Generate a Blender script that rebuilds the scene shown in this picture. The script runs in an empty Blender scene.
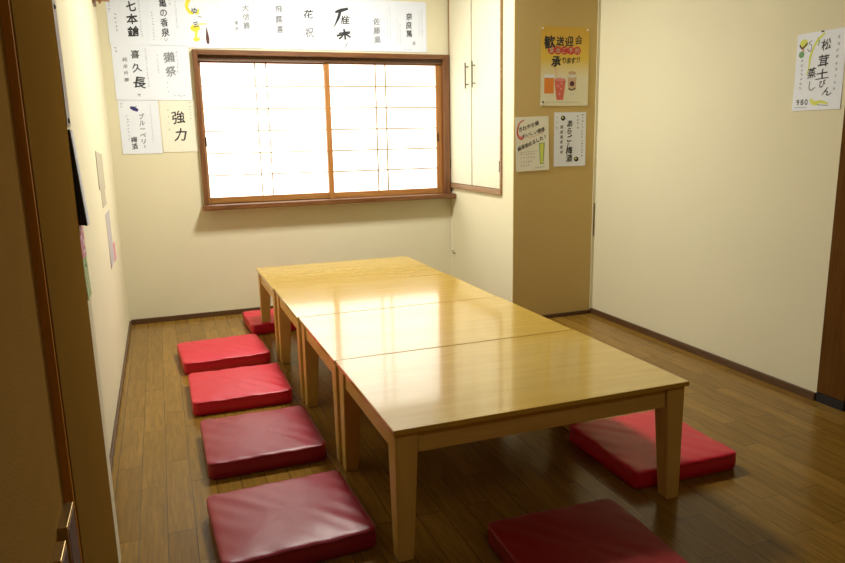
import bpy, bmesh, math, random
from mathutils import Vector, Matrix
random.seed(7)
SC = bpy.context.scene
COL = SC.collection

# ------------------------------------------------------------------ materials
def new_mat(name):
    m = bpy.data.materials.new(name); m.use_nodes = True
    nt = m.node_tree
    return m, nt, nt.nodes['Principled BSDF']

def plain(name, col, rough=.6, noise=.06, scale=18, bump=0, bscale=150, metal=0, spec=.5, coat=0, coat_r=.1, detail=4):
    """principled material whose colour drifts a little with a noise"""
    m, nt, b = new_mat(name)
    N, L = nt.nodes, nt.links
    tc = N.new('ShaderNodeTexCoord')
    nz = N.new('ShaderNodeTexNoise'); nz.inputs['Scale'].default_value = scale; nz.inputs['Detail'].default_value = detail
    L.new(tc.outputs['Object'], nz.inputs['Vector'])
    mx = N.new('ShaderNodeMix'); mx.data_type = 'RGBA'
    mx.inputs[6].default_value = (*[c*(1-noise) for c in col], 1)
    mx.inputs[7].default_value = (*[min(1, c*(1+noise)) for c in col], 1)
    L.new(nz.outputs['Fac'], mx.inputs[0]); L.new(mx.outputs[2], b.inputs['Base Color'])
    b.inputs['Roughness'].default_value = rough; b.inputs['Metallic'].default_value = metal
    b.inputs['Specular IOR Level'].default_value = spec
    b.inputs['Coat Weight'].default_value = coat; b.inputs['Coat Roughness'].default_value = coat_r
    if bump:
        n2 = N.new('ShaderNodeTexNoise'); n2.inputs['Scale'].default_value = bscale; n2.inputs['Detail'].default_value = 3
        L.new(tc.outputs['Object'], n2.inputs['Vector'])
        bp = N.new('ShaderNodeBump'); bp.inputs['Strength'].default_value = bump; bp.inputs['Distance'].default_value = .002
        L.new(n2.outputs['Fac'], bp.inputs['Height']); L.new(bp.outputs['Normal'], b.inputs['Normal'])
    return m

def wood(name, c0, c1, axis='y', rough=.45, scale=6, stretch=14, coat=0, coat_r=.1, bump=.05, spec=.5):
    """wood with grain running along one object axis"""
    m, nt, b = new_mat(name)
    N, L = nt.nodes, nt.links
    tc = N.new('ShaderNodeTexCoord'); mp = N.new('ShaderNodeMapping')
    s = {'x': (1, stretch, stretch), 'y': (stretch, 1, stretch), 'z': (stretch, stretch, 1)}[axis]
    mp.inputs['Scale'].default_value = s
    L.new(tc.outputs['Object'], mp.inputs['Vector'])
    nz = N.new('ShaderNodeTexNoise'); nz.inputs['Scale'].default_value = scale; nz.inputs['Detail'].default_value = 6
    nz.inputs['Distortion'].default_value = .4
    L.new(mp.outputs[0], nz.inputs['Vector'])
    cr = N.new('ShaderNodeValToRGB')
    cr.color_ramp.elements[0].position = .3; cr.color_ramp.elements[0].color = (*c0, 1)
    cr.color_ramp.elements[1].position = .7; cr.color_ramp.elements[1].color = (*c1, 1)
    L.new(nz.outputs['Fac'], cr.inputs[0]); L.new(cr.outputs[0], b.inputs['Base Color'])
    b.inputs['Roughness'].default_value = rough
    b.inputs['Specular IOR Level'].default_value = spec
    b.inputs['Coat Weight'].default_value = coat; b.inputs['Coat Roughness'].default_value = coat_r
    if bump:
        bp = N.new('ShaderNodeBump'); bp.inputs['Strength'].default_value = bump; bp.inputs['Distance'].default_value = .001
        L.new(nz.outputs['Fac'], bp.inputs['Height']); L.new(bp.outputs['Normal'], b.inputs['Normal'])
    return m

def floor_mat():
    m, nt, b = new_mat('floor_planks')
    N, L = nt.nodes, nt.links
    tc = N.new('ShaderNodeTexCoord'); mp = N.new('ShaderNodeMapping')
    mp.inputs['Rotation'].default_value = (0, 0, math.radians(90))
    mp.inputs['Location'].default_value = (0.13, -.0277, 0)
    L.new(tc.outputs['Object'], mp.inputs['Vector'])
    def brick(mortar):
        br = N.new('ShaderNodeTexBrick'); L.new(mp.outputs[0], br.inputs['Vector'])
        br.offset = .37; br.offset_frequency = 2; br.squash = 1
        br.inputs['Scale'].default_value = 1; br.inputs['Mortar Size'].default_value = mortar
        br.inputs['Brick Width'].default_value = .44; br.inputs['Row Height'].default_value = .0697
        br.inputs['Mortar Smooth'].default_value = .2; br.inputs['Bias'].default_value = 0
        return br
    br = brick(.0008)
    br.inputs['Color1'].default_value = (0, 0, 0, 1); br.inputs['Color2'].default_value = (1, 1, 1, 1)
    br.inputs['Mortar'].default_value = (.5, .5, .5, 1)
    base = N.new('ShaderNodeValToRGB')
    e = base.color_ramp.elements
    e[0].color = (*FLOOR_A, 1); e[1].color = (*FLOOR_B, 1)
    L.new(br.outputs['Color'], base.inputs[0])
    # grain, shifted per plank
    mp2 = N.new('ShaderNodeMapping'); mp2.inputs['Scale'].default_value = (26, 1.6, 1)
    addv = N.new('ShaderNodeVectorMath'); addv.operation = 'MULTIPLY_ADD'
    addv.inputs[1].default_value = (9, 9, 9)
    L.new(br.outputs['Color'], addv.inputs[0]); L.new(tc.outputs['Object'], addv.inputs[2])
    L.new(addv.outputs[0], mp2.inputs['Vector'])
    nz = N.new('ShaderNodeTexNoise'); nz.inputs['Scale'].default_value = 4; nz.inputs['Detail'].default_value = 7
    nz.inputs['Distortion'].default_value = 1.2
    L.new(mp2.outputs[0], nz.inputs['Vector'])
    gr = N.new('ShaderNodeMapRange'); gr.inputs['From Min'].default_value = .3; gr.inputs['From Max'].default_value = .7
    gr.inputs['To Min'].default_value = .72; gr.inputs['To Max'].default_value = 1.15
    L.new(nz.outputs['Fac'], gr.inputs['Value'])
    mul = N.new('ShaderNodeVectorMath'); mul.operation = 'SCALE'
    L.new(base.outputs[0], mul.inputs[0]); L.new(gr.outputs[0], mul.inputs['Scale'])
    mix = N.new('ShaderNodeMix'); mix.data_type = 'RGBA'
    mix.inputs[7].default_value = (.035, .018, .006, 1)
    L.new(br.outputs['Fac'], mix.inputs[0]); L.new(mul.outputs[0], mix.inputs[6])
    L.new(mix.outputs[2], b.inputs['Base Color'])
    n3 = N.new('ShaderNodeTexNoise'); n3.inputs['Scale'].default_value = 7; n3.inputs['Detail'].default_value = 4
    L.new(tc.outputs['Object'], n3.inputs['Vector'])
    rr = N.new('ShaderNodeMapRange'); rr.inputs['To Min'].default_value = .14; rr.inputs['To Max'].default_value = .30
    L.new(n3.outputs['Fac'], rr.inputs['Value']); L.new(rr.outputs[0], b.inputs['Roughness'])
    bp = N.new('ShaderNodeBump'); bp.inputs['Strength'].default_value = .25; bp.inputs['Distance'].default_value = .001; bp.invert = True
    L.new(br.outputs['Fac'], bp.inputs['Height']); L.new(bp.outputs['Normal'], b.inputs['Normal'])
    b.inputs['Specular IOR Level'].default_value = .28
    return m

def emis(name, col, strength):
    m, nt, b = new_mat(name)
    b.inputs['Base Color'].default_value = (*col, 1)
    b.inputs['Emission Color'].default_value = (*col, 1)
    b.inputs['Emission Strength'].default_value = strength
    b.inputs['Roughness'].default_value = .8
    return m

FLOOR_A = (.22, .115, .018); FLOOR_B = (.29, .158, .028)
M = {}
M['floor'] = floor_mat()
M['cream'] = plain('cream_wallpaper', (.76, .715, .52), .85, .035, 3, .25, 260, spec=.2)
M['cream_door'] = plain('cream_laminate', (.76, .72, .56), .5, .02, 4)
M['tan'] = plain('tan_wallcloth', (.62, .465, .19), .9, .05, 5, .35, 300, spec=.15)
M['ceil'] = plain('ceiling_board', (.20, .18, .14), .9, .04, 6, .2, 120)
M['base'] = wood('baseboard_wood', (.075, .035, .014), (.13, .065, .028), 'y', .4)
M['brown'] = plain('brown_post_laminate', (.225, .122, .024), .8, .08, 7, .1, 200, spec=0)
M['brown_door'] = plain('brown_door_cloth', (.32, .185, .050), .9, .10, 9, .4, 220, spec=0)
M['orange_wood'] = wood('orange_jamb_wood', (.40, .16, .02), (.50, .21, .03), 'z', .7, spec=.03)
M['dark_post'] = wood('dark_post_wood', (.10, .040, .008), (.14, .06, .013), 'z', .7, spec=.03)
M['black'] = plain('black_skirting', (.012, .011, .014), .5)
M['frame_v'] = wood('window_frame_wood_upright', (.12, .044, .014), (.22, .095, .035), 'z', .38)
M['frame_h'] = wood('window_frame_wood_level', (.12, .044, .014), (.22, .095, .035), 'x', .38)
M['sash_v'] = wood('sash_wood_upright', (.34, .14, .035), (.48, .22, .06), 'z', .4)
M['sash_h'] = wood('sash_wood_level', (.34, .14, .035), (.48, .22, .06), 'x', .4)
M['cab_frame'] = wood('cabinet_frame_wood', (.24, .13, .055), (.36, .21, .10), 'y', .4)
M['lattice'] = wood('lattice_wood', (.34, .24, .12), (.44, .32, .17), 'x', .5)
M['paper_lit'] = emis('shoji_paper_daylight', (1.0, .985, .94), 1.9)
M['table_top'] = wood('maple_table_top', (.54, .335, .045), (.63, .415, .075), 'x', .25, 5, 9, .8, .09, .0, spec=.5)
M['table_leg'] = wood('maple_leg', (.64, .425, .11), (.74, .51, .155), 'z', .35, 5, 9)
M['table_apron_x'] = wood('maple_apron_x', (.64, .425, .11), (.74, .51, .155), 'x', .35, 5, 9)
M['table_apron_y'] = wood('maple_apron_y', (.64, .425, .11), (.74, .51, .155), 'y', .35, 5, 9)
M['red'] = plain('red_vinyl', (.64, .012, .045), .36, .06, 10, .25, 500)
M['dimmed'] = plain('red_vinyl_dimmed', (.30, .010, .036), .32, .08, 10, .25, 500)  # red vinyl made darker to carry the dimmer light near the front
M['shaded'] = plain('red_vinyl_shaded', (.30, .004, .008), .55, .08, 10, .25, 500)  # red vinyl with the shade on the front cushion put into its colour
M['paper'] = plain('white_menu_paper', (.81, .86, .96), .8, .02, 12)
M['paper_b'] = plain('bluish_menu_paper', (.78, .84, .97), .8, .02, 12)
M['paper_c'] = plain('cream_menu_paper', (.84, .83, .71), .8, .03, 30)
M['ink'] = plain('black_ink', (.025, .025, .03), .7)
M['ink_grey'] = plain('grey_ink', (.22, .23, .26), .7)
M['ink_pale'] = plain('pale_ink', (.30, .32, .38), .7)
M['ink_red'] = plain('red_ink', (.60, .05, .04), .7)
M['ink_pink'] = plain('pink_ink', (.75, .28, .27), .7)
M['ink_yellow'] = plain('yellow_paint', (.85, .72, .05), .7)
M['ink_lime'] = plain('lime_paint', (.66, .72, .12), .7)
M['ink_green'] = plain('green_paint', (.16, .36, .16), .7)
M['ink_navy'] = plain('navy_paint', (.03, .03, .16), .7)
M['ink_maroon'] = plain('maroon_paint', (.10, .03, .035), .7)
M['orange'] = plain('orange_drink_paint', (.80, .25, .03), .6)
M['coral'] = plain('coral_drink_paint', (.68, .14, .09), .6)
M['skin'] = plain('beige_drink_paint', (.62, .42, .26), .6)
M['steel'] = plain('brushed_steel', (.22, .21, .18), .35, metal=1)
M['brass'] = plain('brass_pull', (.60, .45, .20), .3, metal=1)
M['bronze'] = plain('dark_bronze', (.05, .035, .02), .4, metal=.6)
M['white_plastic'] = plain('white_plastic', (.75, .74, .68), .4)
M['pink_note'] = plain('pink_note', (.75, .25, .36), .8, .45, 120)
M['green_note'] = plain('green_note', (.42, .58, .25), .8, .3, 60)
M['leaf'] = plain('leaf_note', (.13, .33, .10), .8, .2, 60)
M['tape'] = plain('beige_tape', (.46, .42, .30), .6, .1, 40)
M['grey_note'] = plain('grey_note', (.50, .47, .47), .8, .1, 40)
M['lamp'] = emis('lamp_diffuser_glow', (1.0, .94, .82), 4.0)

# yellow to white poster paper: the print itself has this graded colour
def poster_mat():
    m, nt, b = new_mat('printed_yellow_poster')
    N, L = nt.nodes, nt.links
    tc = N.new('ShaderNodeTexCoord'); sp = N.new('ShaderNodeSeparateXYZ')
    L.new(tc.outputs['Generated'], sp.inputs[0])
    cr = N.new('ShaderNodeValToRGB'); e = cr.color_ramp.elements
    e[0].position = .36; e[0].color = (.80, .76, .56, 1)
    e[1].position = .60; e[1].color = (.78, .55, .07, 1)
    x = e.new(1.0); x.color = (.70, .42, .05, 1)
    L.new(sp.outputs['Z'], cr.inputs[0]); L.new(cr.outputs[0], b.inputs['Base Color'])
    b.inputs['Roughness'].default_value = .5
    return m
M['poster'] = poster_mat()

# ------------------------------------------------------------------ helpers
def link(name, me, parent=None):
    o = bpy.data.objects.new(name, me); COL.objects.link(o)
    if parent: o.parent = parent
    return o

def tag(o, label=None, cat=None, group=None, kind=None):
    if label: o['label'] = label
    if cat: o['category'] = cat
    if group: o['group'] = group
    if kind: o['kind'] = kind
    return o

def empty(name, loc, rz=0):
    o = bpy.data.objects.new(name, None); COL.objects.link(o)
    o.location = loc; o.rotation_euler = (0, 0, rz); o.empty_display_size = .05
    return o

def obj(name, bm, mat, parent=None, smooth=False):
    me = bpy.data.meshes.new(name)
    bmesh.ops.recalc_face_normals(bm, faces=bm.faces)
    bm.to_mesh(me); bm.free()
    mats = mat if isinstance(mat, (list, tuple)) else [mat]
    for m in mats: me.materials.append(m)
    if smooth:
        for p in me.polygons: p.use_smooth = True
    return link(name, me, parent)

def add_box(bm, x0, x1, y0, y1, z0, z1, bev=0, seg=2, mi=0):
    x0, x1 = min(x0, x1), max(x0, x1); y0, y1 = min(y0, y1), max(y0, y1); z0, z1 = min(z0, z1), max(z0, z1)
    t = bmesh.new()
    bmesh.ops.create_cube(t, size=1)
    for v in t.verts:
        v.co = Vector(((x0+x1)/2+v.co.x*(x1-x0), (y0+y1)/2+v.co.y*(y1-y0), (z0+z1)/2+v.co.z*(z1-z0)))
    if bev:
        bmesh.ops.bevel(t, geom=t.edges[:], offset=bev, segments=seg, affect='EDGES', profile=.5)
    merge(bm, t, mi)

def merge(bm, t, mi=0, mat=None):
    vm = {}
    for v in t.verts: vm[v] = bm.verts.new(mat @ v.co if mat else v.co)
    for f in t.faces:
        try:
            nf = bm.faces.new([vm[v] for v in f.verts]); nf.material_index = mi; nf.smooth = f.smooth
        except ValueError: pass
    t.free()

def box(name, x0, x1, y0, y1, z0, z1, mat, parent=None, bev=0, kind=None):
    bm = bmesh.new(); add_box(bm, x0, x1, y0, y1, z0, z1, bev)
    o = obj(name, bm, mat, parent)
    if kind: o['kind'] = kind
    return o

def add_hexa(bm, bot, top):
    vs = [bm.verts.new(p) for p in bot+top]
    for f in ((3,2,1,0), (4,5,6,7), (0,1,5,4), (1,2,6,5), (2,3,7,6), (3,0,4,7)):
        bm.faces.new([vs[i] for i in f])

def add_tube(bm, pts, r, seg=10):
    rings = []
    for i, p in enumerate(pts):
        p = Vector(p)
        a = Vector(pts[max(0, i-1)]); b = Vector(pts[min(len(pts)-1, i+1)])
        d = (b-a).normalized()
        up = Vector((0, 0, 1)) if abs(d.z) < .9 else Vector((1, 0, 0))
        s = d.cross(up).normalized(); u = s.cross(d)
        rr = r[i] if isinstance(r, (list, tuple)) else r
        rings.append([bm.verts.new(p + (s*math.cos(2*math.pi*k/seg)+u*math.sin(2*math.pi*k/seg))*rr) for k in range(seg)])
    for A, B in zip(rings, rings[1:]):
        for k in range(seg): bm.faces.new((A[k], A[(k+1) % seg], B[(k+1) % seg], B[k]))
    bm.faces.new(rings[0]); bm.faces.new(rings[-1][::-1])

# ------------------------------------------------------------------ room shell
X1, D, X2, YR = 1.952, .84, 2.453, -2.31
YB, ZC = -5.2, 2.4
box('floor', -.1, 3.5, YB-.1, .15, -.05, 0, M['floor'], kind='structure')
box('ceiling', -.1, 3.5, YB-.1, .15, ZC, ZC+.05, M['ceil'], kind='structure')
WX0, WX1, WZ0, WZ1 = .476, 1.926, .645, 1.452
bm = bmesh.new()
add_box(bm, -.1, WX0, 0, .12, 0, ZC); add_box(bm, WX1, X2+.2, 0, .12, 0, ZC)
add_box(bm, WX0, WX1, 0, .12, 0, WZ0); add_box(bm, WX0, WX1, 0, .12, WZ1, ZC)
obj('wall_back', bm, M['cream'])['kind'] = 'structure'
box('wall_left', -.1, 0, YB, 0, 0, ZC, M['cream'], kind='structure')
box('wall_front', -.1, X2+.9, YB-.1, YB, 0, ZC, M['brown_door'], kind='structure')
box('wall_right', X2, X2+.1, YR, -D, 0, ZC, M['cream'], kind='structure')
box('wall_closet_side', X1, X1+.03, -D+.004, 0, 0, ZC, M['cream'], kind='structure')
box('wall_closet_front', X1+.0015, X2+.1, -D, -D+.03, 0, ZC, M['tan'], kind='structure')
# far end of the cream right wall, a dark post and an unlit passage behind it
box('trim_1', X2-.003, X2+.1, YR-.115, YR, .035, ZC, M['dark_post'], kind='structure', bev=.002)
box('trim_2', X2-.006, X2+.1, YR-.115, YR-.002, 0, .035, M['black'], kind='structure')
bm = bmesh.new()
add_box(bm, X2+.1, X2+.9, YR-.03, YR, 0, ZC); add_box(bm, X2+.8, X2+.9, -3.6, YR-.03, 0, ZC); add_box(bm, X2+.1, X2+.8, -3.6, -3.5, 0, ZC)
obj('wall_passage', bm, M['brown_door'])['kind'] = 'structure'
box('wall_right_near', X2, X2+.1, YB, -3.5, 0, ZC, M['brown_door'], kind='structure')
# left foreground: cream return, brown post, recessed brown sliding door
box('trim_3', 0, .058, -2.50, -2.415, 0, ZC, M['cream'], kind='structure', bev=.001)
box('trim_4', 0, .060, -2.985, -2.50, 0, ZC, M['brown'], kind='structure', bev=.0015)
box('trim_5', 0, .058, -2.995, -2.985, 0, ZC, M['orange_wood'], kind='structure')
box('door_1', 0, .046, -4.35, -2.995, 0, ZC, M['brown_door'], kind='structure')
# baseboards
def baseboard(name, x0, x1, y0, y1, h=.022):
    box(name, x0, x1, y0, y1, 0, h, M['base'], kind='structure', bev=.002)
baseboard('baseboard_back', .01, X1, -.010, 0, .028)
baseboard('baseboard_left', 0, .010, -2.39, 0)
baseboard('baseboard_closet', X1-.010, X2-.012, -D-.010, -D)
baseboard('baseboard_right', X2-.012, X2, YR, -D, .03)
# pale strip and a scuff on the tan face next to the corner
box('trim_6', X2-.016, X2, -D-.004, -D, .03, ZC, M['cream'], kind='structure')

# ------------------------------------------------------------------ window
win = empty('window_1', ((WX0+WX1)/2, 0, WZ0)); win['kind'] = 'structure'
def wbox(name, *a, mat, parent=win, bev=.0015):
    o = box(name, *a, mat, bev=bev); 
    o.parent = parent; o.matrix_parent_inverse = Matrix.Translation(-Vector(win.location))
    return o
bm = bmesh.new()
add_box(bm, .450, .476, -.028, .10, .645, 1.478, .002); add_box(bm, 1.900, 1.936, -.028, .10, .645, 1.478, .002)
o = obj('window_frame', bm, M['frame_v'], win); o.matrix_parent_inverse = Matrix.Translation(-Vector(win.location))
wbox('window_head', .476, 1.900, -.028, .10, 1.452, 1.478, mat=M['frame_h'])
wbox('window_track', .476, 1.900, .0, .09, 1.425, 1.452, mat=M['base'])
wbox('window_sill', .436, 1.951, -.085, .10, .618, .645, mat=M['frame_h'], bev=.003)
def sash(x0, x1, y, hx, sl, sr, cx, b=.0016):
    z0, z1 = .645, 1.425
    bm = bmesh.new(); add_box(bm, x0, x0+sl, y-.012, y+.012, z0, z1, .0015); add_box(bm, x1-sr, x1, y-.012, y+.012, z0, z1, .0015)
    s = obj('sash', bm, M['sash_v'], win); s.matrix_parent_inverse = Matrix.Translation(-Vector(win.location))
    def sub(name, bm, mat):
        o = obj(name, bm, mat, s); return o
    bm = bmesh.new(); add_box(bm, x0+sl, x1-sr, y-.012, y+.012, z0, z0+.034, .0015); add_box(bm, x0+sl, x1-sr, y-.010, y+.010, z1-.008, z1, .001)
    sub('rail', bm, M['sash_h'])
    bm = bmesh.new(); add_box(bm, x0+sl, x1-sr, y+.001, y+.003, z0+.034, z1-.008)
    sub('shoji_paper', bm, M['paper_lit'])
    bm = bmesh.new()
    for k in range(1, 6):
        z = z0+.034 + (z1-.008-z0-.034)*k/6
        add_box(bm, x0+sl, x1-sr, y-.006, y+.001, z-b, z+b)
    for c in (cx-.031, cx+.031): add_box(bm, c-b, c+b, y-.0065, y+.001, z0+.034, z1-.008)
    sub('lattice', bm, M['lattice'])
    bm = bmesh.new(); add_box(bm, hx-.005, hx+.005, y-.0135, y-.012, .965, 1.015, .0005)
    sub('finger_pull', bm, M['bronze'])
sash(.476, 1.205, .055, .488, .014, .03, .815, .0027)
sash(1.172, 1.900, .026, 1.872, .030, .036, 1.512, .0036)

# ------------------------------------------------------------------ wall cabinet in the closet side
cab = empty('wall_cabinet', (X1, -.35, .708))
tag(cab, 'tall cream two-door wall cabinet with thin brown frame, right of the window', 'cabinet')
inv = Matrix.Translation(-Vector(cab.location))
def cpart(name, bm, mat, parent=cab):
    o = obj(name, bm, mat, parent)
    if parent is cab: o.matrix_parent_inverse = inv
    return o
bm = bmesh.new()
add_box(bm, X1-.014, X1, -.715, -.005, .678, .708, .0015)
add_box(bm, X1-.012, X1, -.715, -.701, .708, 2.12, .0015)
add_box(bm, X1-.012, X1, -.019, -.005, .708, 2.12, .0015)
add_box(bm, X1-.012, X1, -.715, -.005, 2.12, 2.135, .0015)
cpart('frame', bm, M['cab_frame'])
bm = bmesh.new(); add_box(bm, X1-.003, X1, -.701, -.019, .708, 2.12); cpart('backing', bm, M['bronze'])
for (ya, yb, yh, yhin) in ((-.331, -.021, -.298, -.022), (-.699, -.346, -.392, -.697)):
    bm = bmesh.new(); add_box(bm, X1-.010, X1-.003, ya, yb, .711, 2.117, .0012)
    d = cpart('door', bm, M['cream_door'])
    bm = bmesh.new()
    add_tube(bm, [(X1-.030, yh, 1.262), (X1-.030, yh, 1.405)], .0045)
    for z in (1.285, 1.382): add_tube(bm, [(X1-.009, yh, z), (X1-.030, yh, z)], .0035)
    cpart('handle', bm, M['steel'], d)
    for z in (.83, 1.95):
        bm = bmesh.new(); add_box(bm, X1-.0125, X1-.0095, yhin-.004, yhin+.004, z-.03, z+.03, .0008)
        cpart('hinge', bm, M['bronze'], d)

# ------------------------------------------------------------------ tables
def leg_bm(sx, sy, hx, hy, ztop):
    """tapered on its two inner faces"""
    bm = bmesh.new()
    ox, oy = sx*hx, sy*hy
    def sq(w, z): return [(ox, oy, z), (ox-sx*w, oy, z), (ox-sx*w, oy-sy*w, z), (ox, oy-sy*w, z)]
    add_hexa(bm, sq(.040, 0), sq(.058, ztop))
    bmesh.ops.recalc_face_normals(bm, faces=bm.faces)
    bmesh.ops.bevel(bm, geom=bm.edges[:], offset=.002, segments=2, affect='EDGES')
    return bm
TW, TD, TH = .832, .5628, .34
def make_table(loc):
    t = empty('low_table', loc)
    hx, hy = TW/2, TD/2
    bm = bmesh.new(); add_box(bm, -hx, hx, -hy, hy, TH-.013, TH, .0018)
    obj('table_top', bm, M['table_top'], t)
    ax, ay = hx-.006, hy-.010
    zt = TH-.013
    for sx in (-1, 1):
        for sy in (-1, 1):
            obj('leg', leg_bm(sx, sy, ax, ay, zt), M['table_leg'], t)
    for s in (-1, 1):
        bm = bmesh.new(); add_box(bm, -ax+.059, ax-.059, s*(ay-.006), s*(ay-.024), zt-.056, zt-.004, .001)
        obj('apron', bm, M['table_apron_x'], t)
        bm = bmesh.new(); add_box(bm, s*(ax-.006), s*(ax-.024), -ay+.059, ay-.059, zt-.056, zt-.004, .001)
        obj('apron', bm, M['table_apron_y'], t)
    bm = bmesh.new(); add_box(bm, -ax+.03, ax-.03, -ay+.03, ay-.03, zt-.004, zt)
    obj('sub_frame', bm, M['table_apron_x'], t)
    return t
def copy_tree(o, parent=None):
    c = o.copy(); COL.objects.link(c)
    if parent: c.parent = parent
    for ch in list(o.children): copy_tree(ch, c)
    return c
tlabels = ['low maple table nearest the window, last of the row of four',
           'low maple table second from the window, between two others',
           'low maple table third from the window, behind the front table',
           'low maple table at the front of the row, nearest the viewer']
src = None
for i in range(4):
    x0 = (.659, .665, .670, .674)[i]
    yc = -.438 - .5665*(i+.5)
    loc = (x0+TW/2, yc, 0)
    t = make_table(loc) if src is None else copy_tree(src)
    src = src or t
    t.location = loc; t.rotation_euler = (0, 0, math.radians((.1, -.12, .1, 0)[i]))
    tag(t, tlabels[i], 'table', 'low tables pushed together in a row')

# ------------------------------------------------------------------ floor cushions
def cushion_mesh(w, d, h, seed, n=22):
    """a firm vinyl pad: rounded corners, slightly puffed top, seam line round the upper edge"""
    rnd = random.Random(seed)
    bm = bmesh.new()
    R = .022
    def outline(inset, k=7):
        pts = []
        for cx, cy, a0 in ((w/2-R, d/2-R, 0), (-w/2+R, d/2-R, 90), (-w/2+R, -d/2+R, 180), (w/2-R, -d/2+R, 270)):
            for i in range(k):
                a = math.radians(a0+90*i/(k-1)); r = max(.001, R-inset) if inset < R else .001
                pts.append((cx+r*math.cos(a) - (inset-R if inset > R else 0)*(1 if cx > 0 else -1),
                            cy+r*math.sin(a) - (inset-R if inset > R else 0)*(1 if cy > 0 else -1)))
        # extra points along each side
        out = []
        m = len(pts)
        for i in range(m):
            a, b = Vector(pts[i]), Vector(pts[(i+1) % m])
            out.append(a)
            if i % k == k-1:
                for j in range(1, n): out.append(a.lerp(b, j/n))
        return out
    prof = [(.006, 0), (.001, .006), (-.001, h*.45), (.0, h-.013), (.0012, h-.0075), (-.0008, h-.0060), (-.0010, h-.0040), (.0012, h-.0022), (.004, h-.0006), (.009, h), (.018, h), (.03, h), (.045, h), (.065, h), (.09, h), (.12, h), (.15, h)]
    ph = [rnd.uniform(0, 6.28) for _ in range(6)]
    rings = []
    for ins, z in prof:
        ring = []
        for q in outline(ins):
            wob = .0012*math.sin(q.x*38+ph[0])*math.sin(q.y*33+ph[1]) + .0008*math.sin(q.x*90+ph[2]+q.y*70)
            puff = .0075*max(0, 1-abs(2*q.x/w)**3.5)*max(0, 1-abs(2*q.y/d)**3.5)
            zz = z + (wob if z > h-.01 else 0) + (puff if ins >= .009 else 0)
            bulge = .0012*math.sin(q.x*30+ph[3]+q.y*24+z*60)
            ring.append(bm.verts.new((q.x*(1+bulge), q.y*(1+bulge), max(0, zz))))
        rings.append(ring)
    for A, B in zip(rings, rings[1:]):
        m = len(A)
        for k in range(m): bm.faces.new((A[k], A[(k+1) % m], B[(k+1) % m], B[k]))
    bm.faces.new(rings[0][::-1])
    c = bm.verts.new((0, 0, h+.0075))
    top = rings[-1]
    for k in range(len(top)): bm.faces.new((top[k], top[(k+1) % len(top)], c))
    return bm
cs = [  # x centre, y centre, w, d, rotation, material, label
    (0.790, -.345, 0.378, .330, 2, 'red', 'bright red floor cushion against the back wall behind the far table leg'),
    (0.432, -.862, 0.376, .350, 3.5, 'red', 'bright red floor cushion by the left wall, second from the window'),
    (0.451, -1.372, 0.368, .362, 0, 'red', 'bright red floor cushion in the middle of the left row'),
    (0.465, -1.910, 0.360, .365, .5, 'dimmed', 'dark wine red floor cushion fourth from the window in the left row'),
    (0.461, -2.450, 0.370, .350, 2.5, 'dimmed', 'dark wine red floor cushion at the near end of the left row'),
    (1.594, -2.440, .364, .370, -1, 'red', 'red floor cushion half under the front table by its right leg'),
    (1.082, -2.876, .360, .360, -2.5, 'shaded', 'deep red floor cushion in front of the front table, cut by the bottom edge'),
]
for i, (x, y, w, d, a, mt, lb) in enumerate(cs):
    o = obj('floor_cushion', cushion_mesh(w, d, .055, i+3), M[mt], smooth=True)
    o.location = (x, y, 0); o.rotation_euler = (0, 0, math.radians(a))
    tag(o, lb, 'cushion', 'red vinyl floor cushions')

# ------------------------------------------------------------------ lettering
_gl = {}
def glyph(ch, off=.0):
    key = (ch, off)
    if key in _gl: return _gl[key]
    cu = bpy.data.curves.new('t', 'FONT'); cu.body = ch; cu.size = 1; cu.resolution_u = 4; cu.offset = off; cu.fill_mode = 'FRONT'
    o = bpy.data.objects.new('t', cu); COL.objects.link(o)
    dg = bpy.context.evaluated_depsgraph_get(); dg.update()
    me = bpy.data.meshes.new_from_object(o.evaluated_get(dg))
    vs = [(v.co.x, v.co.y) for v in me.vertices]; fs = [tuple(p.vertices) for p in me.polygons]
    bpy.data.objects.remove(o); bpy.data.curves.remove(cu); bpy.data.meshes.remove(me)
    if vs:
        x0, x1 = min(v[0] for v in vs), max(v[0] for v in vs)
        cx = (x0+x1)/2
        cj = ord(ch) > 0x2fff
        y0, y1 = min(v[1] for v in vs), max(v[1] for v in vs)
        small = (y1-y0) < .5 or not cj
        cy = .37 if (cj and not small) else ((y0+y1)/2 if not cj else .37)
        vs = [(a-cx, b-cy) for a, b in vs]
    _gl[key] = (vs, fs)
    return _gl[key]

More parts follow.
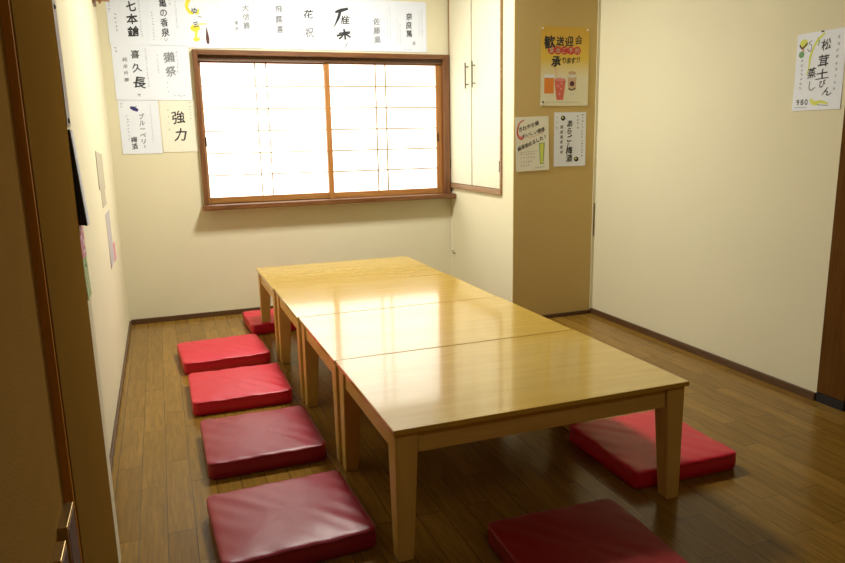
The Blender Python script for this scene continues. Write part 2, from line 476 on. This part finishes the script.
class Sheet:
    """a sheet of paper on a wall; u to the right, v up, both in metres from its lower left corner"""
    def __init__(s, name, O, U, V, w, h, mat, label, cat, group=None, skew=0, thick=.0006, gap=.0004):
        s.O, s.U, s.V = Vector(O), Vector(U), Vector(V); s.N = s.U.cross(s.V)
        if skew:
            r = Matrix.Rotation(math.radians(skew), 3, s.N); s.U, s.V = r @ s.U, r @ s.V
        s.w, s.h = w, h
        s.seed = random.uniform(0, 6.28)
        s.base = s.O + s.N*gap
        s.thick = thick
        bm = bmesh.new(); n, m = 8, 10
        f = [[bm.verts.new(s.pt(w*i/n, h*j/m, thick)) for j in range(m+1)] for i in range(n+1)]
        bk = [[bm.verts.new(s.pt(w*i/n, h*j/m, 0)) for j in range(m+1)] for i in range(n+1)]
        for i in range(n):
            for j in range(m):
                bm.faces.new((f[i][j], f[i+1][j], f[i+1][j+1], f[i][j+1])); bm.faces.new((bk[i][j+1], bk[i+1][j+1], bk[i+1][j], bk[i][j]))
        for i in range(n):
            bm.faces.new((bk[i][0], bk[i+1][0], f[i+1][0], f[i][0])); bm.faces.new((f[i][m], f[i+1][m], bk[i+1][m], bk[i][m]))
        for j in range(m):
            bm.faces.new((f[0][j], f[0][j+1], bk[0][j+1], bk[0][j])); bm.faces.new((bk[n][j], bk[n][j+1], f[n][j+1], f[n][j]))
        s.obj = obj(name, bm, mat)
        tag(s.obj, label, cat, group)
        s.layers = {}
        s.rnd = random.Random(label)
    def pt(s, u, v, e):
        # the sheet's free edges stand off the wall by a millimetre or so
        cu, cv = abs(u/s.w-.5)*2, 1-v/s.h
        lift = .0014*(cu**3)*(.5+.5*math.sin(s.seed+v*14)) + .0016*cv**4
        return s.base + s.U*u + s.V*v + s.N*(e+lift)
    def layer(s, m):
        if m not in s.layers: s.layers[m] = bmesh.new()
        return s.layers[m]
    def char(s, ch, u, v, size, mat='ink', bold=.0, rot=0, sx=1, shear=0):
        bold = bold+.006
        vs, fs = glyph(ch, 0)
        ph = s.rnd.uniform(0, 6.28)
        bm = s.layer(mat); a = math.radians(rot); c, sn = math.cos(a), math.sin(a)
        # pen thickness: the same character laid down a few times, a hair apart
        for q, (ddx, ddy) in enumerate(((-1, -.6), (1, .6), (-.5, 1), (.5, -1), (0, 0))[:5 if bold > .005 else 1]):
            vv = []
            for x, y in vs:
                wx = .016*math.sin(9*y+ph)+.010*math.sin(21*x+ph*2.3); wy = .018*math.sin(8*x+ph*1.7)+.010*math.sin(19*y+ph)
                x, y = x+wx+ddx*bold*1.25, y+wy+.10*x+ddy*bold*1.25
                x = x*sx + shear*y; x, y = x*c-y*sn, x*sn+y*c
                vv.append(bm.verts.new(s.pt(u+x*size, v+y*size, s.thick+.0005+q*.00003)))
            for f in fs:
                try: bm.faces.new([vv[i] for i in f])
                except ValueError: pass
    def column(s, text, u, v, size, mat='ink', bold=.0, step=1.05, wild=4, sx=1):
        for i, ch in enumerate(text):
            s.char(ch, u+s.rnd.uniform(-.04, .04)*size, v-i*size*step, size, mat, bold, s.rnd.uniform(-wild, wild), sx*s.rnd.uniform(.93, 1.07), s.rnd.uniform(-.02, .1))
    def row(s, text, u, v, size, mat='ink', bold=.0, step=1.0, tilt=0, wild=3, sx=1):
        a = math.radians(tilt)
        for i, ch in enumerate(text):
            s.char(ch, u+i*size*step*math.cos(a), v+i*size*step*math.sin(a), size, mat, bold, tilt+s.rnd.uniform(-wild, wild), sx)
    def stroke(s, pts, wd, mat='ink', e=.0003):
        """brush stroke: flat ribbon through points with width list"""
        bm = s.layer(mat); P = [Vector(p) for p in pts]; n = len(P)
        wd = wd if isinstance(wd, (list, tuple)) else [wd]*n
        L, Rr = [], []
        for i in range(n):
            d = (P[min(n-1, i+1)]-P[max(0, i-1)]); d = d.normalized() if d.length else Vector((1, 0))
            q = Vector((-d.y, d.x))*wd[i]/2
            L.append(bm.verts.new(s.pt(*(P[i]+q), s.thick+e))); Rr.append(bm.verts.new(s.pt(*(P[i]-q), s.thick+e)))
        for i in range(n-1): bm.faces.new((Rr[i], Rr[i+1], L[i+1], L[i]))
    def curve(s, pts, wd, mat='ink', k=6, e=.0003):
        """smoothed stroke"""
        P = [Vector(p) for p in pts]; P = [P[0]]+P+[P[-1]]
        wd = wd if isinstance(wd, (list, tuple)) else [wd]*(len(P)-2)
        W = [wd[0]]+list(wd)+[wd[-1]]
        o, w = [], []
        for i in range(1, len(P)-2):
            for j in range(k):
                t = j/k
                a, b, c, d = P[i-1], P[i], P[i+1], P[i+2]
                o.append(.5*((2*b)+(c-a)*t+(2*a-5*b+4*c-d)*t*t+(3*b-a-3*c+d)*t**3)); w.append(W[i]*(1-t)+W[i+1]*t)
        o.append(P[-1]); w.append(W[-1])
        s.stroke(o, w, mat, e)
    def scribble(s, u, v, length, size, mat='ink_grey', vertical=True, dens=1):
        """writing too small to read in the photo: little pen marks in a line"""
        n = max(1, int(length/size/1.25*dens)); r = s.rnd
        for i in range(n):
            t = i*length/n
            cu, cv = (u, v-t) if vertical else (u+t, v)
            for _ in range(r.choice((2, 3, 3))):
                a = r.choice((0, 0, 90, 60, -50, 20)); l = size*r.uniform(.3, .75)
                ox, oy = r.uniform(-.25, .25)*size, r.uniform(-.3, .3)*size
                dx, dy = math.cos(math.radians(a))*l/2, math.sin(math.radians(a))*l/2
                s.stroke([(cu+ox-dx, cv+oy-dy), (cu+ox+dx*.2, cv+oy+dy*.2+size*.05), (cu+ox+dx, cv+oy+dy)], size*.15, mat, e=.0005)
    def poly(s, pts, mat, e=.0002):
        bm = s.layer(mat); bm.faces.new([bm.verts.new(s.pt(a, b, s.thick+e)) for a, b in pts])
    def disc(s, u, v, ru, rv, mat, e=.0002, n=20):
        s.poly([(u+ru*math.cos(2*math.pi*k/n), v+rv*math.sin(2*math.pi*k/n)) for k in range(n)], mat, e)
    def done(s):
        words = {'ink': 'black', 'ink_grey': 'grey', 'ink_pale': 'pale grey', 'ink_red': 'red', 'ink_pink': 'pink', 'ink_yellow': 'yellow', 'ink_lime': 'lime yellow', 'ink_green': 'green',
                 'ink_navy': 'navy', 'ink_maroon': 'maroon', 'orange': 'orange', 'coral': 'coral', 'skin': 'beige', 'white_plastic': 'white', 'paper': 'white'}
        for m, bm in s.layers.items():
            nm = 'lettering' if m in ('ink', 'ink_grey', 'ink_pale', 'ink_red') else 'painted_mark'
            o = obj(nm, bm, M[m], s.obj); o['label'] = words.get(m, 'coloured')+(' lettering' if nm == 'lettering' else ' painted mark')
        s.layers = {}

UX, UZ, UY = (1, 0, 0), (0, 0, 1), (0, -1, 0)
GB = 'handwritten menu sheets on the back wall'
def back_sheet(x0, z0, w, h, mat, label, skew=0, gap=.0004):
    return Sheet('menu_sheet', (x0, 0, z0), UX, UZ, w, h, M[mat], label, 'menu sheet', GB, skew, gap=gap)
R1, H1 = 1.496, .285
# --- row one
s = back_sheet(.048, R1, .194, H1, 'paper_b', 'white handwritten menu sheet in the top left corner, reading 七本鎗')
s.column('七本鎗', .120, .190, .054, 'ink', .016, 1.15, 7)
s.scribble(.040, .150, .10, .014, 'ink_grey'); s.scribble(.015, .27, .13, .012, 'ink_pale'); s.scribble(.158, .25, .22, .009, 'ink_pale'); s.scribble(.10, .04, .02, .03, 'ink_pale')
s.done()
s = back_sheet(.241, R1, .190, H1, 'paper_b', 'white handwritten menu sheet second from the left in the top row, reading 亀の香泉', gap=.0009)
s.column('亀の香泉', .082, .214, .044, 'ink', .006, 1.12, 8, .9)
s.scribble(.025, .165, .15, .011, 'ink_pale'); s.scribble(.118, .25, .06, .014, 'ink_pale'); s.scribble(.145, .22, .14, .009, 'ink_pale'); s.char('い', .085, .030, .02, 'ink_grey')
s.done()
s = back_sheet(.430, R1-.008, .200, H1+.008, 'paper', 'white menu sheet with yellow brush blobs and a dark brush, above the window corner', gap=.0004)
s.curve([(.045, .265), (.020, .235), (.012, .205), (.028, .180), (.045, .175)], [.010, .020, .016, .018, .008], 'ink_yellow')
s.curve([(.02, .29), (.035, .27), (.05, .255)], [.02, .03, .012], 'ink_yellow')
s.curve([(.070, .200), (.068, .180), (.055, .172)], [.006, .012, .008], 'ink_lime')
s.char('ゆ', .050, .188, .036, 'ink', .012, -8); s.stroke([(.065, .160), (.085, .158)], .003, 'ink')
s.curve([(.028, .110), (.045, .098), (.070, .108)], [.024, .034, .020], 'ink_yellow'); s.curve([(.052, .10), (.050, .075), (.048, .052)], [.028, .012, .012], 'ink_yellow')
s.curve([(.035, .046), (.050, .042), (.066, .048)], [.014, .020, .012], 'ink_yellow'); s.stroke([(.065, .122), (.105, .124)], [.008, .006], 'ink_lime')
s.char('三', .052, .120, .030, 'ink', .02, 12)
s.curve([(.105, .105), (.106, .080), (.107, .050), (.108, .022)], [.002, .010, .018, .012], 'ink_maroon')
s.scribble(.078, .045, .02, .008, 'ink_grey', False); s.scribble(.165, .25, .04, .01, 'ink_pale')
s.done()
data = [
    (.626, '大信鶴', .046, .210, .036, 'ink_grey', .004, '東寺', 'white menu sheet third of the plain ones above the window, grey 大信鶴', .1945),
    (.820, '飛露喜', .100, .215, .040, 'ink_grey', .010, '', 'white menu sheet above the left window sash, reading 飛露喜', .1945),
    (1.014, '花祝', .135, .180, .045, 'ink', .004, '', 'white menu sheet above the window middle, two large characters 花祝', .1825),
    (1.196, '雁木', .170, .195, .075, 'ink', .028, '', 'white menu sheet with the boldest black brush characters 雁木', .2045),
    (1.400, '佐藤黒', .095, .175, .040, 'ink_grey', .006, '', 'white menu sheet beside the bold one, three grey characters 佐藤黒', .2025),
    (1.602, '奈良萬', .105, .205, .042, 'ink', .008, '', 'white menu sheet at the right end of the top row, reading 奈良萬', .200),
]
for i, (x0, tx, u, v, sz, mt, bo, sub, lb, w) in enumerate(data):
    s = back_sheet(x0, R1-.004, w, H1, 'paper' if i < 4 else 'paper_b', lb, gap=.0009 if i % 2 == 0 else .0004)
    if tx == '雁木':
        s.char('隹', .112, .168, .052, 'ink', .004, -4, 1.0, .1)
        s.curve([(.052, .208), (.085, .218), (.128, .230)], [.010, .020, .012], 'ink')
        s.curve([(.082, .218), (.070, .180), (.042, .128)], [.016, .016, .003], 'ink', e=.0005)
        s.curve([(.094, .190), (.090, .165), (.084, .145)], [.006, .006, .003], 'ink', e=.0006)
        s.char('木', .102, .088, .060, 'ink', .020, 5, 1.25); s.stroke([(.055, .080), (.135, .096)], [.012, .006], 'ink', e=.0006)
        s.curve([(.118, .045), (.110, .030), (.096, .012)], [.004, .006, .002], 'ink_grey')
    elif tx == '花祝':
        s.char('花', .078, .190, .050, 'ink', .006, -5, 1.15, .1); s.char('祝', .080, .092, .054, 'ink_grey', .008, 4)
    elif tx == '佐藤黒':
        s.column(tx, .092, .165, .042, mt, bo, 1.2, 6)
    elif tx == '奈良萬':
        s.column(tx, .092, .200, .042, mt, bo, 1.15, 6); s.char('酒', .118, .050, .022, 'ink_grey', 0, 5)
    elif tx == '大信鶴':
        s.column(tx, .122, .210, .038, mt, bo, 1.2, 5); s.column('東寺', .068, .130, .022, 'ink_grey', .004, 1.4)
    else:
        s.column(tx, .108, .212, .040, mt, bo, 1.35, 6)
    s.scribble(w-.028, .245, .17, .009, 'ink_pale'); s.scribble(.016, .18, .13, .008, 'ink_pale' if i % 2 else 'ink_grey', dens=.8)
    if i in (2, 4): s.scribble(w-.05, .10, .07, .009, 'ink_grey', dens=.8)
    s.scribble(.06, .014, .05, .009, 'ink_pale', False); s.scribble(w-.045, .23, .14, .007, 'ink_pale'); s.scribble(.034, .15, .11, .010, 'ink_pale')
    s.done()
# --- row two
s = back_sheet(.052, 1.216, .192, .282, 'paper_b', 'white menu sheet in the middle row at the left edge, reading 喜久長', gap=.0009)
s.char('喜', .112, .232, .046, 'ink', .006, -5); s.char('久', .115, .165, .050, 'ink', .004, 5); s.char('長', .122, .090, .062, 'ink', .010, -10, 1.05)
s.column('純米吟醸', .060, .205, .022, 'ink_grey', .006, 1.55, 3); s.scribble(.020, .262, .04, .014, 'ink_grey'); s.scribble(.165, .26, .20, .009, 'ink_grey'); s.scribble(.108, .032, .03, .03, 'ink_pale', False)
s.done()
s = back_sheet(.243, 1.214, .190, .284, 'paper_b', 'white menu sheet in the middle row beside the window, reading 獺祭')
s.char('獺', .088, .222, .058, 'ink_grey', .008, 0); s.char('祭', .092, .150, .056, 'ink_grey', .006, 4)
s.scribble(.128, .25, .12, .014, 'ink_pale'); s.scribble(.030, .23, .10, .009, 'ink_pale'); s.scribble(.070, .09, .07, .010, 'ink_grey', dens=.7); s.scribble(.105, .024, .06, .012, 'ink_pale', False)
s.done()
# --- row three
s = back_sheet(.056, .935, .200, .280, 'paper_b', 'white menu sheet in the bottom row with a navy brush mark, reading ブルーベリー梅酒', gap=.0003)
s.stroke([(.058, .244), (.075, .237), (.096, .226)], [.010, .022, .014], 'ink_navy'); s.stroke([(.085, .245), (.090, .250)], .004, 'ink_navy')
s.column('ブルーベリ', .110, .195, .030, 'ink', .002, 1.08, 6); s.stroke([(.112, .045), (.114, .030)], .003, 'ink'); s.column('梅酒', .062, .075, .032, 'ink', .008, 1.1, 8)
s.scribble(.016, .26, .03, .012, 'ink_grey'); s.scribble(.158, .25, .20, .007, 'ink_pale'); s.scribble(.04, .20, .14, .013, 'ink_pale')
s.done()
s = back_sheet(.262, .940, .182, .272, 'paper_c', 'cream menu sheet beside the window frame, two bold characters 強力', gap=.0004)
s.char('強', .090, .185, .072, 'ink', .002, 3); s.char('力', .094, .092, .070, 'ink', .010, -4, .95, .1)
s.scribble(.155, .26, .10, .012, 'ink_pale'); s.scribble(.040, .22, .13, .012, 'ink_pale', dens=.5)
s.done()

# --- tan wall posters
def pin(sh, pts, mat='white_plastic'):
    for u, v in pts:
        p = sh.pt(u, v, sh.thick); bm = bmesh.new()
        add_tube(bm, [p, p+sh.N*.002, p+sh.N*.0035], [.0055, .0055, .003], 12)
        obj('pin', bm, M[mat], sh.obj)
def tan_sheet(x0, z0, w, h, mat, label, skew=0):
    return Sheet('wall_poster', (x0, -D, z0), UX, UZ, w, h, M[mat], label, 'poster', None, skew)
s = tan_sheet(2.103, 1.139, .285, .392, 'poster', 'yellow printed drinks poster with three glasses on the tan wall')
s.char('歓', .050, .316, .066, 'ink', .016, 3); s.char('送', .112, .322, .048, 'ink', .012, -3); s.char('迎', .165, .322, .052, 'ink', .012, 3); s.char('会', .222, .330, .046, 'ink', .006, -2)
for i, c in enumerate('宴会ご予約'):
    s.disc(.062+i*.038, .277, .022, .021, 'ink_red', e=.0001+.00004*i, n=14); s.char(c, .062+i*.038, .277, .030, 'skin', .010)
s.char('承', .090, .222, .058, 'ink', .020, -3)
for i, c in enumerate('ります'): s.char(c, .138+i*.027, .228, .034, 'ink', .010)
s.char('!', .216, .232, .04, 'ink', .006, -8); s.char('!', .228, .234, .04, 'ink', .006, -8)
# drinks: a beer in a tall glass, a red soda, a whisky glass
s.poly([(.022, .062), (.078, .062), (.078, .140), (.022, .140)], 'orange'); s.poly([(.022, .141), (.078, .141), (.080, .156), (.020, .156)], 'paper')
s.poly([(.095, .030), (.135, .030), (.148, .132), (.082, .132)], 'coral', e=.0003); s.disc(.115, .132, .033, .009, 'ink_pink', e=.0005)
for q in ((.105, .10), (.122, .085), (.112, .06), (.125, .112)): s.disc(*q, .008, .007, 'ink_pink', e=.0005, n=6)
s.stroke([(.096, .135), (.086, .190)], .0025, 'ink_pink')
s.poly([(.165, .080), (.208, .080), (.214, .150), (.160, .150)], 'skin', e=.0003); s.disc(.187, .150, .027, .008, 'white_plastic', e=.0005); s.disc(.187, .165, .024, .010, 'skin', e=.0002)
s.disc(.187, .112, .014, .013, 'ink_maroon', e=.0006, n=14); s.curve([(.166, .088), (.187, .080), (.208, .090)], .006, 'ink', e=.0006)
s.disc(.185, .060, .012, .008, 'white_plastic', n=10)
s.stroke([(.030, .018), (.235, .018)], .0012, 'ink_grey'); s.char('▲', .015, .020, .018, 'ink')
s.done(); pin(s, [(.010, .382), (.275, .382), (.010, .010), (.275, .010)])
s = tan_sheet(1.965, .806, .196, .277, 'paper_c', 'handwritten poster with pink swirl and drawn green glass, low on the tan wall', 1.5)
for j, (t, u, v, sz, st, ti) in enumerate((('さわやか緑', .030, .215, .024, 1.05, 16), ('おいしい健康', .052, .182, .023, .98, 14), ('緑茶始めました!', .022, .118, .023, 1.0, 20))):
    s.row(t, u, v, sz, 'ink', .010 if j != 1 else .004, st, ti, 7)
s.curve([(.052, .262), (.025, .245), (.012, .205), (.020, .175), (.038, .165), (.050, .178)], [.004, .006, .008, .009, .006, .003], 'ink_red')
s.curve([(.020, .18), (.035, .172), (.046, .182)], .012, 'ink_pink')
s.curve([(.075, .172), (.115, .178), (.165, .196)], .002, 'ink_pink')
s.poly([(.142, .032), (.162, .032), (.172, .142), (.138, .142)], 'ink_green'); s.poly([(.145, .036), (.159, .036), (.166, .138), (.143, .138)], 'ink_lime', e=.0004)
for v, l in ((.088, .09), (.070, .09), (.050, .07), (.030, .06)): s.scribble(.032, v, l, .011, 'ink_grey', False)
s.stroke([(.03, .098), (.13, .102)], .0012, 'ink_grey'); s.stroke([(.11, .014), (.17, .020)], .0015, 'ink_grey')
s.done()
s = tan_sheet(2.188, .826, .194, .280, 'paper', 'white poster with bold vertical writing and two round marks, on the tan wall')
s.column('あらごし', .094, .222, .038, 'ink', .014, 1.02, 6, .9); s.column('梅酒', .094, .082, .040, 'ink', .016, 1.0, 5)
s.column('国産果実使用', .045, .205, .018, 'ink', .002, 1.45, 3); s.scribble(.172, .265, .23, .013, 'ink'); s.scribble(.143, .262, .08, .015, 'ink'); s.scribble(.016, .255, .08, .010, 'ink', dens=.6)
for u, v in ((.053, .250), (.138, .036)):
    s.disc(u, v, .014, .013, 'ink', n=16); s.disc(u-.003, v+.003, .005, .005, 'ink_lime', e=.0006, n=10)
s.done()
# --- right wall sheet
s = Sheet('wall_poster', (X2, -2.093, 1.060), UY, UZ, .200, .270, M['paper'], 'white handwritten poster with a lime brush line and mushroom, on the cream right wall', 'poster')
s.char('松', .122, .222, .040, 'ink', .006, 0); s.char('茸', .116, .168, .042, 'ink', .006, -2, 1.1); s.char('土', .116, .122, .038, 'ink', .006, 0, 1.5); s.char('び', .120, .090, .028, 'ink', .004)
s.char('ん', .142, .062, .034, 'ink', .002, -10, 1.2); s.char('蒸', .072, .130, .038, 'ink', .006, 0); s.curve([(.068, .102), (.066, .080), (.075, .070), (.092, .080)], .003, 'ink')
for i, c in enumerate('980'): s.char(c, .024+i*.018, .030, .028, 'ink', .0, 8)
s.stroke([(.010, .012), (.065, .012)], .0015, 'ink_grey')
s.curve([(.112, .262), (.085, .240), (.070, .215), (.060, .185), (.058, .150), (.050, .125)], [.006, .010, .007, .010, .006, .004], 'ink_lime')
s.curve([(.085, .250), (.092, .235), (.088, .222)], .004, 'ink_green')
s.disc(.028, .235, .017, .016, 'ink_lime'); s.curve([(.012, .232), (.024, .220), (.044, .236)], .006, 'ink_maroon', e=.0005); s.stroke([(.026, .222), (.028, .205)], .010, 'skin'); s.disc(.022, .198, .012, .012, 'ink_green', e=.0006, n=9)
s.curve([(.045, .215), (.058, .205), (.062, .225), (.050, .235), (.062, .242)], .003, 'ink_grey')
s.curve([(.075, .038), (.095, .024), (.120, .028), (.150, .020)], [.010, .016, .010, .006], 'ink_lime'); s.curve([(.08, .024), (.11, .018), (.15, .014)], .002, 'ink')
s.scribble(.028, .175, .11, .012, 'ink_grey'); s.scribble(.170, .24, .19, .013, 'ink_grey', dens=.8); s.disc(.103, .268, .007, .003, 'ink', n=8)
s.done()

# --- left wall scraps, seen edge on
def scrap(name, y0, y1, z0, z1, mat, label, x=0.0, cat='note', t=.0012, skew=0):
    n = Sheet(name, (x, y0, z0), (0, 1, 0), UZ, y1-y0, z1-z0, M[mat], label, cat, skew=skew, thick=t, gap=-.0003)
    return n
# U=+y, V=+z gives N=+x: the sheets face into the room
n = scrap('tape_scrap', -1.07, -.75, .815, .965, 'tape', 'curling beige paper scrap, highest on the left wall', skew=-3); n.done()
n = scrap('paper_scrap', -.99, -.78, .735, .81, 'tape', 'yellowish paper scrap in the middle of the left wall'); n.done()
n = scrap('wall_note', -.90, -.66, .47, .70, 'grey_note', 'long pale grey note low on the left wall'); n.done()
n = scrap('sticky_note', -.655, -.55, .46, .54, 'pink_note', 'small pink sticky note low on the left wall'); n.done()
# --- things hung on the cream return beside the brown post
XR = .058
n = scrap('paper_strip', -2.498, -2.44, 1.03, 1.75, 'grey_note', 'long pale paper strip hanging beside the brown post at the upper left', XR); n.scribble(.04, .70, .66, .01, 'ink_pink'); n.done(); pin(n, [(.03, .235), (.03, .01)], 'bronze')
n = scrap('pink_note', -2.498, -2.418, .752, .835, 'pink_note', 'pink patterned note stuck beside the brown post', XR)
for k in range(14): n.disc(n.rnd.uniform(.01, .07), n.rnd.uniform(.01, .075), .007, .005, 'paper', n=7)
n.done()
n = scrap('green_note', -2.494, -2.418, .662, .752, 'green_note', 'pale green note with striped print stuck below the pink one', XR)
for k in range(6): n.stroke([(.01, .012+k*.013), (.068, .024+k*.011)], .003, 'white_plastic')
n.poly([(.03, .072), (.070, .060), (.05, .088)], 'ink_green', e=.0006); n.done()
# calendar block: thick pad, its bottom swung out from the wall
bm = bmesh.new()
ya, yb = -2.49, -2.44
add_hexa(bm, [(XR+.0015, ya, .825), (XR+.017, ya, .822), (XR+.017, yb, .822), (XR+.0015, yb, .825)],
         [(XR+.0015, ya, 1.022), (XR+.005, ya, 1.022), (XR+.005, yb, 1.022), (XR+.0015, yb, 1.022)])
cal = obj('hanging_calendar', bm, M['black'])
tag(cal, 'thick dark-edged hanging pad with white front beside the brown post', 'calendar')
bm = bmesh.new()
add_hexa(bm, [(XR+.0172, ya+.002, .824), (XR+.0182, ya+.002, .824), (XR+.0182, yb-.002, .824), (XR+.0172, yb-.002, .824)],
         [(XR+.0052, ya+.002, 1.020), (XR+.0062, ya+.002, 1.020), (XR+.0062, yb-.002, 1.020), (XR+.0052, yb-.002, 1.020)])
obj('front_page', bm, M['paper'], cal)['label'] = 'white glossy front page'

# brass pulls on the brown sliding door
def pull(y0, y1, z0, z1, lb):
    bm = bmesh.new(); add_box(bm, .0455, .0595, y0, y1, z0, z1, .0008)
    bm2 = bmesh.new(); add_box(bm2, .0595, .0602, y0+.006, y1-.006, z0+.008, z1-.008)
    root = obj('door_pull', bm, M['brass']); tag(root, lb, 'door pull', 'brass pulls on the brown door')
    obj('finger_recess', bm2, M['bronze'], root)
pull(-3.088, -3.010, .20, .455, 'brass door pull at the edge of the brown sliding door')
pull(-3.165, -3.112, .20, .448, 'brass door pull set further from the door edge')

# small wooden bracket high in the left back corner
hk = empty('wall_bracket', (.0, -.20, 1.672)); tag(hk, 'small brown wooden bracket high in the back left corner, at the top of the frame', 'bracket')
bm = bmesh.new(); add_box(bm, 0, .012, -.05, .05, -.02, .12, .002); obj('back_plate', bm, M['frame_v'], hk)
bm = bmesh.new(); add_box(bm, .012, .075, -.018, .018, .0, .025, .003); add_tube(bm, [(.03, 0, .0), (.032, 0, -.012)], .006); obj('arm', bm, M['sash_v'], hk)

# cable cover stub low on the closet side
bm = bmesh.new(); add_box(bm, X1-.010, X1+.001, -.035, -.020, .28, .48, .002)
o = obj('cable_cover', bm, M['cream_door']); tag(o, 'slim cream cable cover low on the wall under the cabinet', 'cable cover')
bm = bmesh.new(); add_tube(bm, [(X1-.006, -.028, .281), (X1-.006, -.03, .268), (X1-.006, -.05, .262), (X1-.006, -.07, .268)], .0025, 8); obj('cable_end', bm, M['bronze'], o)
# dark scuff moulding on the tan wall's edge
box('trim_7', X2-.010, X2-.005, -D-.0065, -D-.004, .44, .62, M['base'], kind='structure', bev=.001)

# ------------------------------------------------------------------ ceiling lamps (out of the frame)
def lamp(x, y, z, w, d, power, col, lb):
    """square shade hung from the ceiling on a cord; z is the height of its glowing underside"""
    L = empty('pendant_lamp', (x, y, ZC)); tag(L, lb, 'lamp')
    h = z-ZC
    bm = bmesh.new(); add_box(bm, -w/2, w/2, -d/2, d/2, h+.012, h+.08, .006); obj('shade', bm, M['white_plastic'], L)
    bm = bmesh.new(); add_box(bm, -w/2+.02, w/2-.02, -d/2+.02, d/2-.02, h, h+.012, .004); obj('diffuser', bm, M['lamp'], L)
    bm = bmesh.new(); add_tube(bm, [(0, 0, h+.08), (0, 0, -.02)], .004, 8); obj('cord', bm, M['black'], L)
    bm = bmesh.new(); add_tube(bm, [(0, 0, -.02), (0, 0, 0)], [.05, .055], 20); obj('ceiling_rose', bm, M['white_plastic'], L)
    ld = bpy.data.lights.new('lamp', 'AREA'); ld.shape = 'RECTANGLE'; ld.size = w-.05; ld.size_y = d-.05; ld.energy = power; ld.color = col
    lo = bpy.data.objects.new('lamp_glow', ld); COL.objects.link(lo); lo.parent = L; lo.location = (0, 0, h-.004)
lamp(1.02, -1.00, 2.10, .34, .34, 42, (1, .975, .87), 'square white pendant lamp over the far tables')
lamp(1.0, -4.3, 2.1, .40, .40, 3.0, (1, .84, .56), 'square white pendant lamp at the dark end of the room')
w = bpy.data.worlds.new('world'); SC.world = w; w.use_nodes = True
w.node_tree.nodes['Background'].inputs[0].default_value = (.8, .85, 1, 1); w.node_tree.nodes['Background'].inputs[1].default_value = .3

# ------------------------------------------------------------------ camera
cd = bpy.data.cameras.new('camera'); cd.sensor_width = 36; cd.lens = 701.48/845*36; cd.clip_start = .02
co = bpy.data.objects.new('camera', cd); COL.objects.link(co)
f = Vector((.33813203, .91932471, -.20126799)); r = Vector((.93694181, -.34892868, -.0197186)); u = Vector((.08835597, .1819089, .97933772))
co.matrix_world = Matrix(((r.x, u.x, -f.x, .2277), (r.y, u.y, -f.y, -4.1261), (r.z, u.z, -f.z, .9919), (0, 0, 0, 1)))
SC.camera = co
SC.view_settings.view_transform = 'Standard'; SC.view_settings.look = 'None'
SC.view_settings.gamma = 1; SC.view_settings.use_curve_mapping = False
SC.view_settings.exposure = 0.0
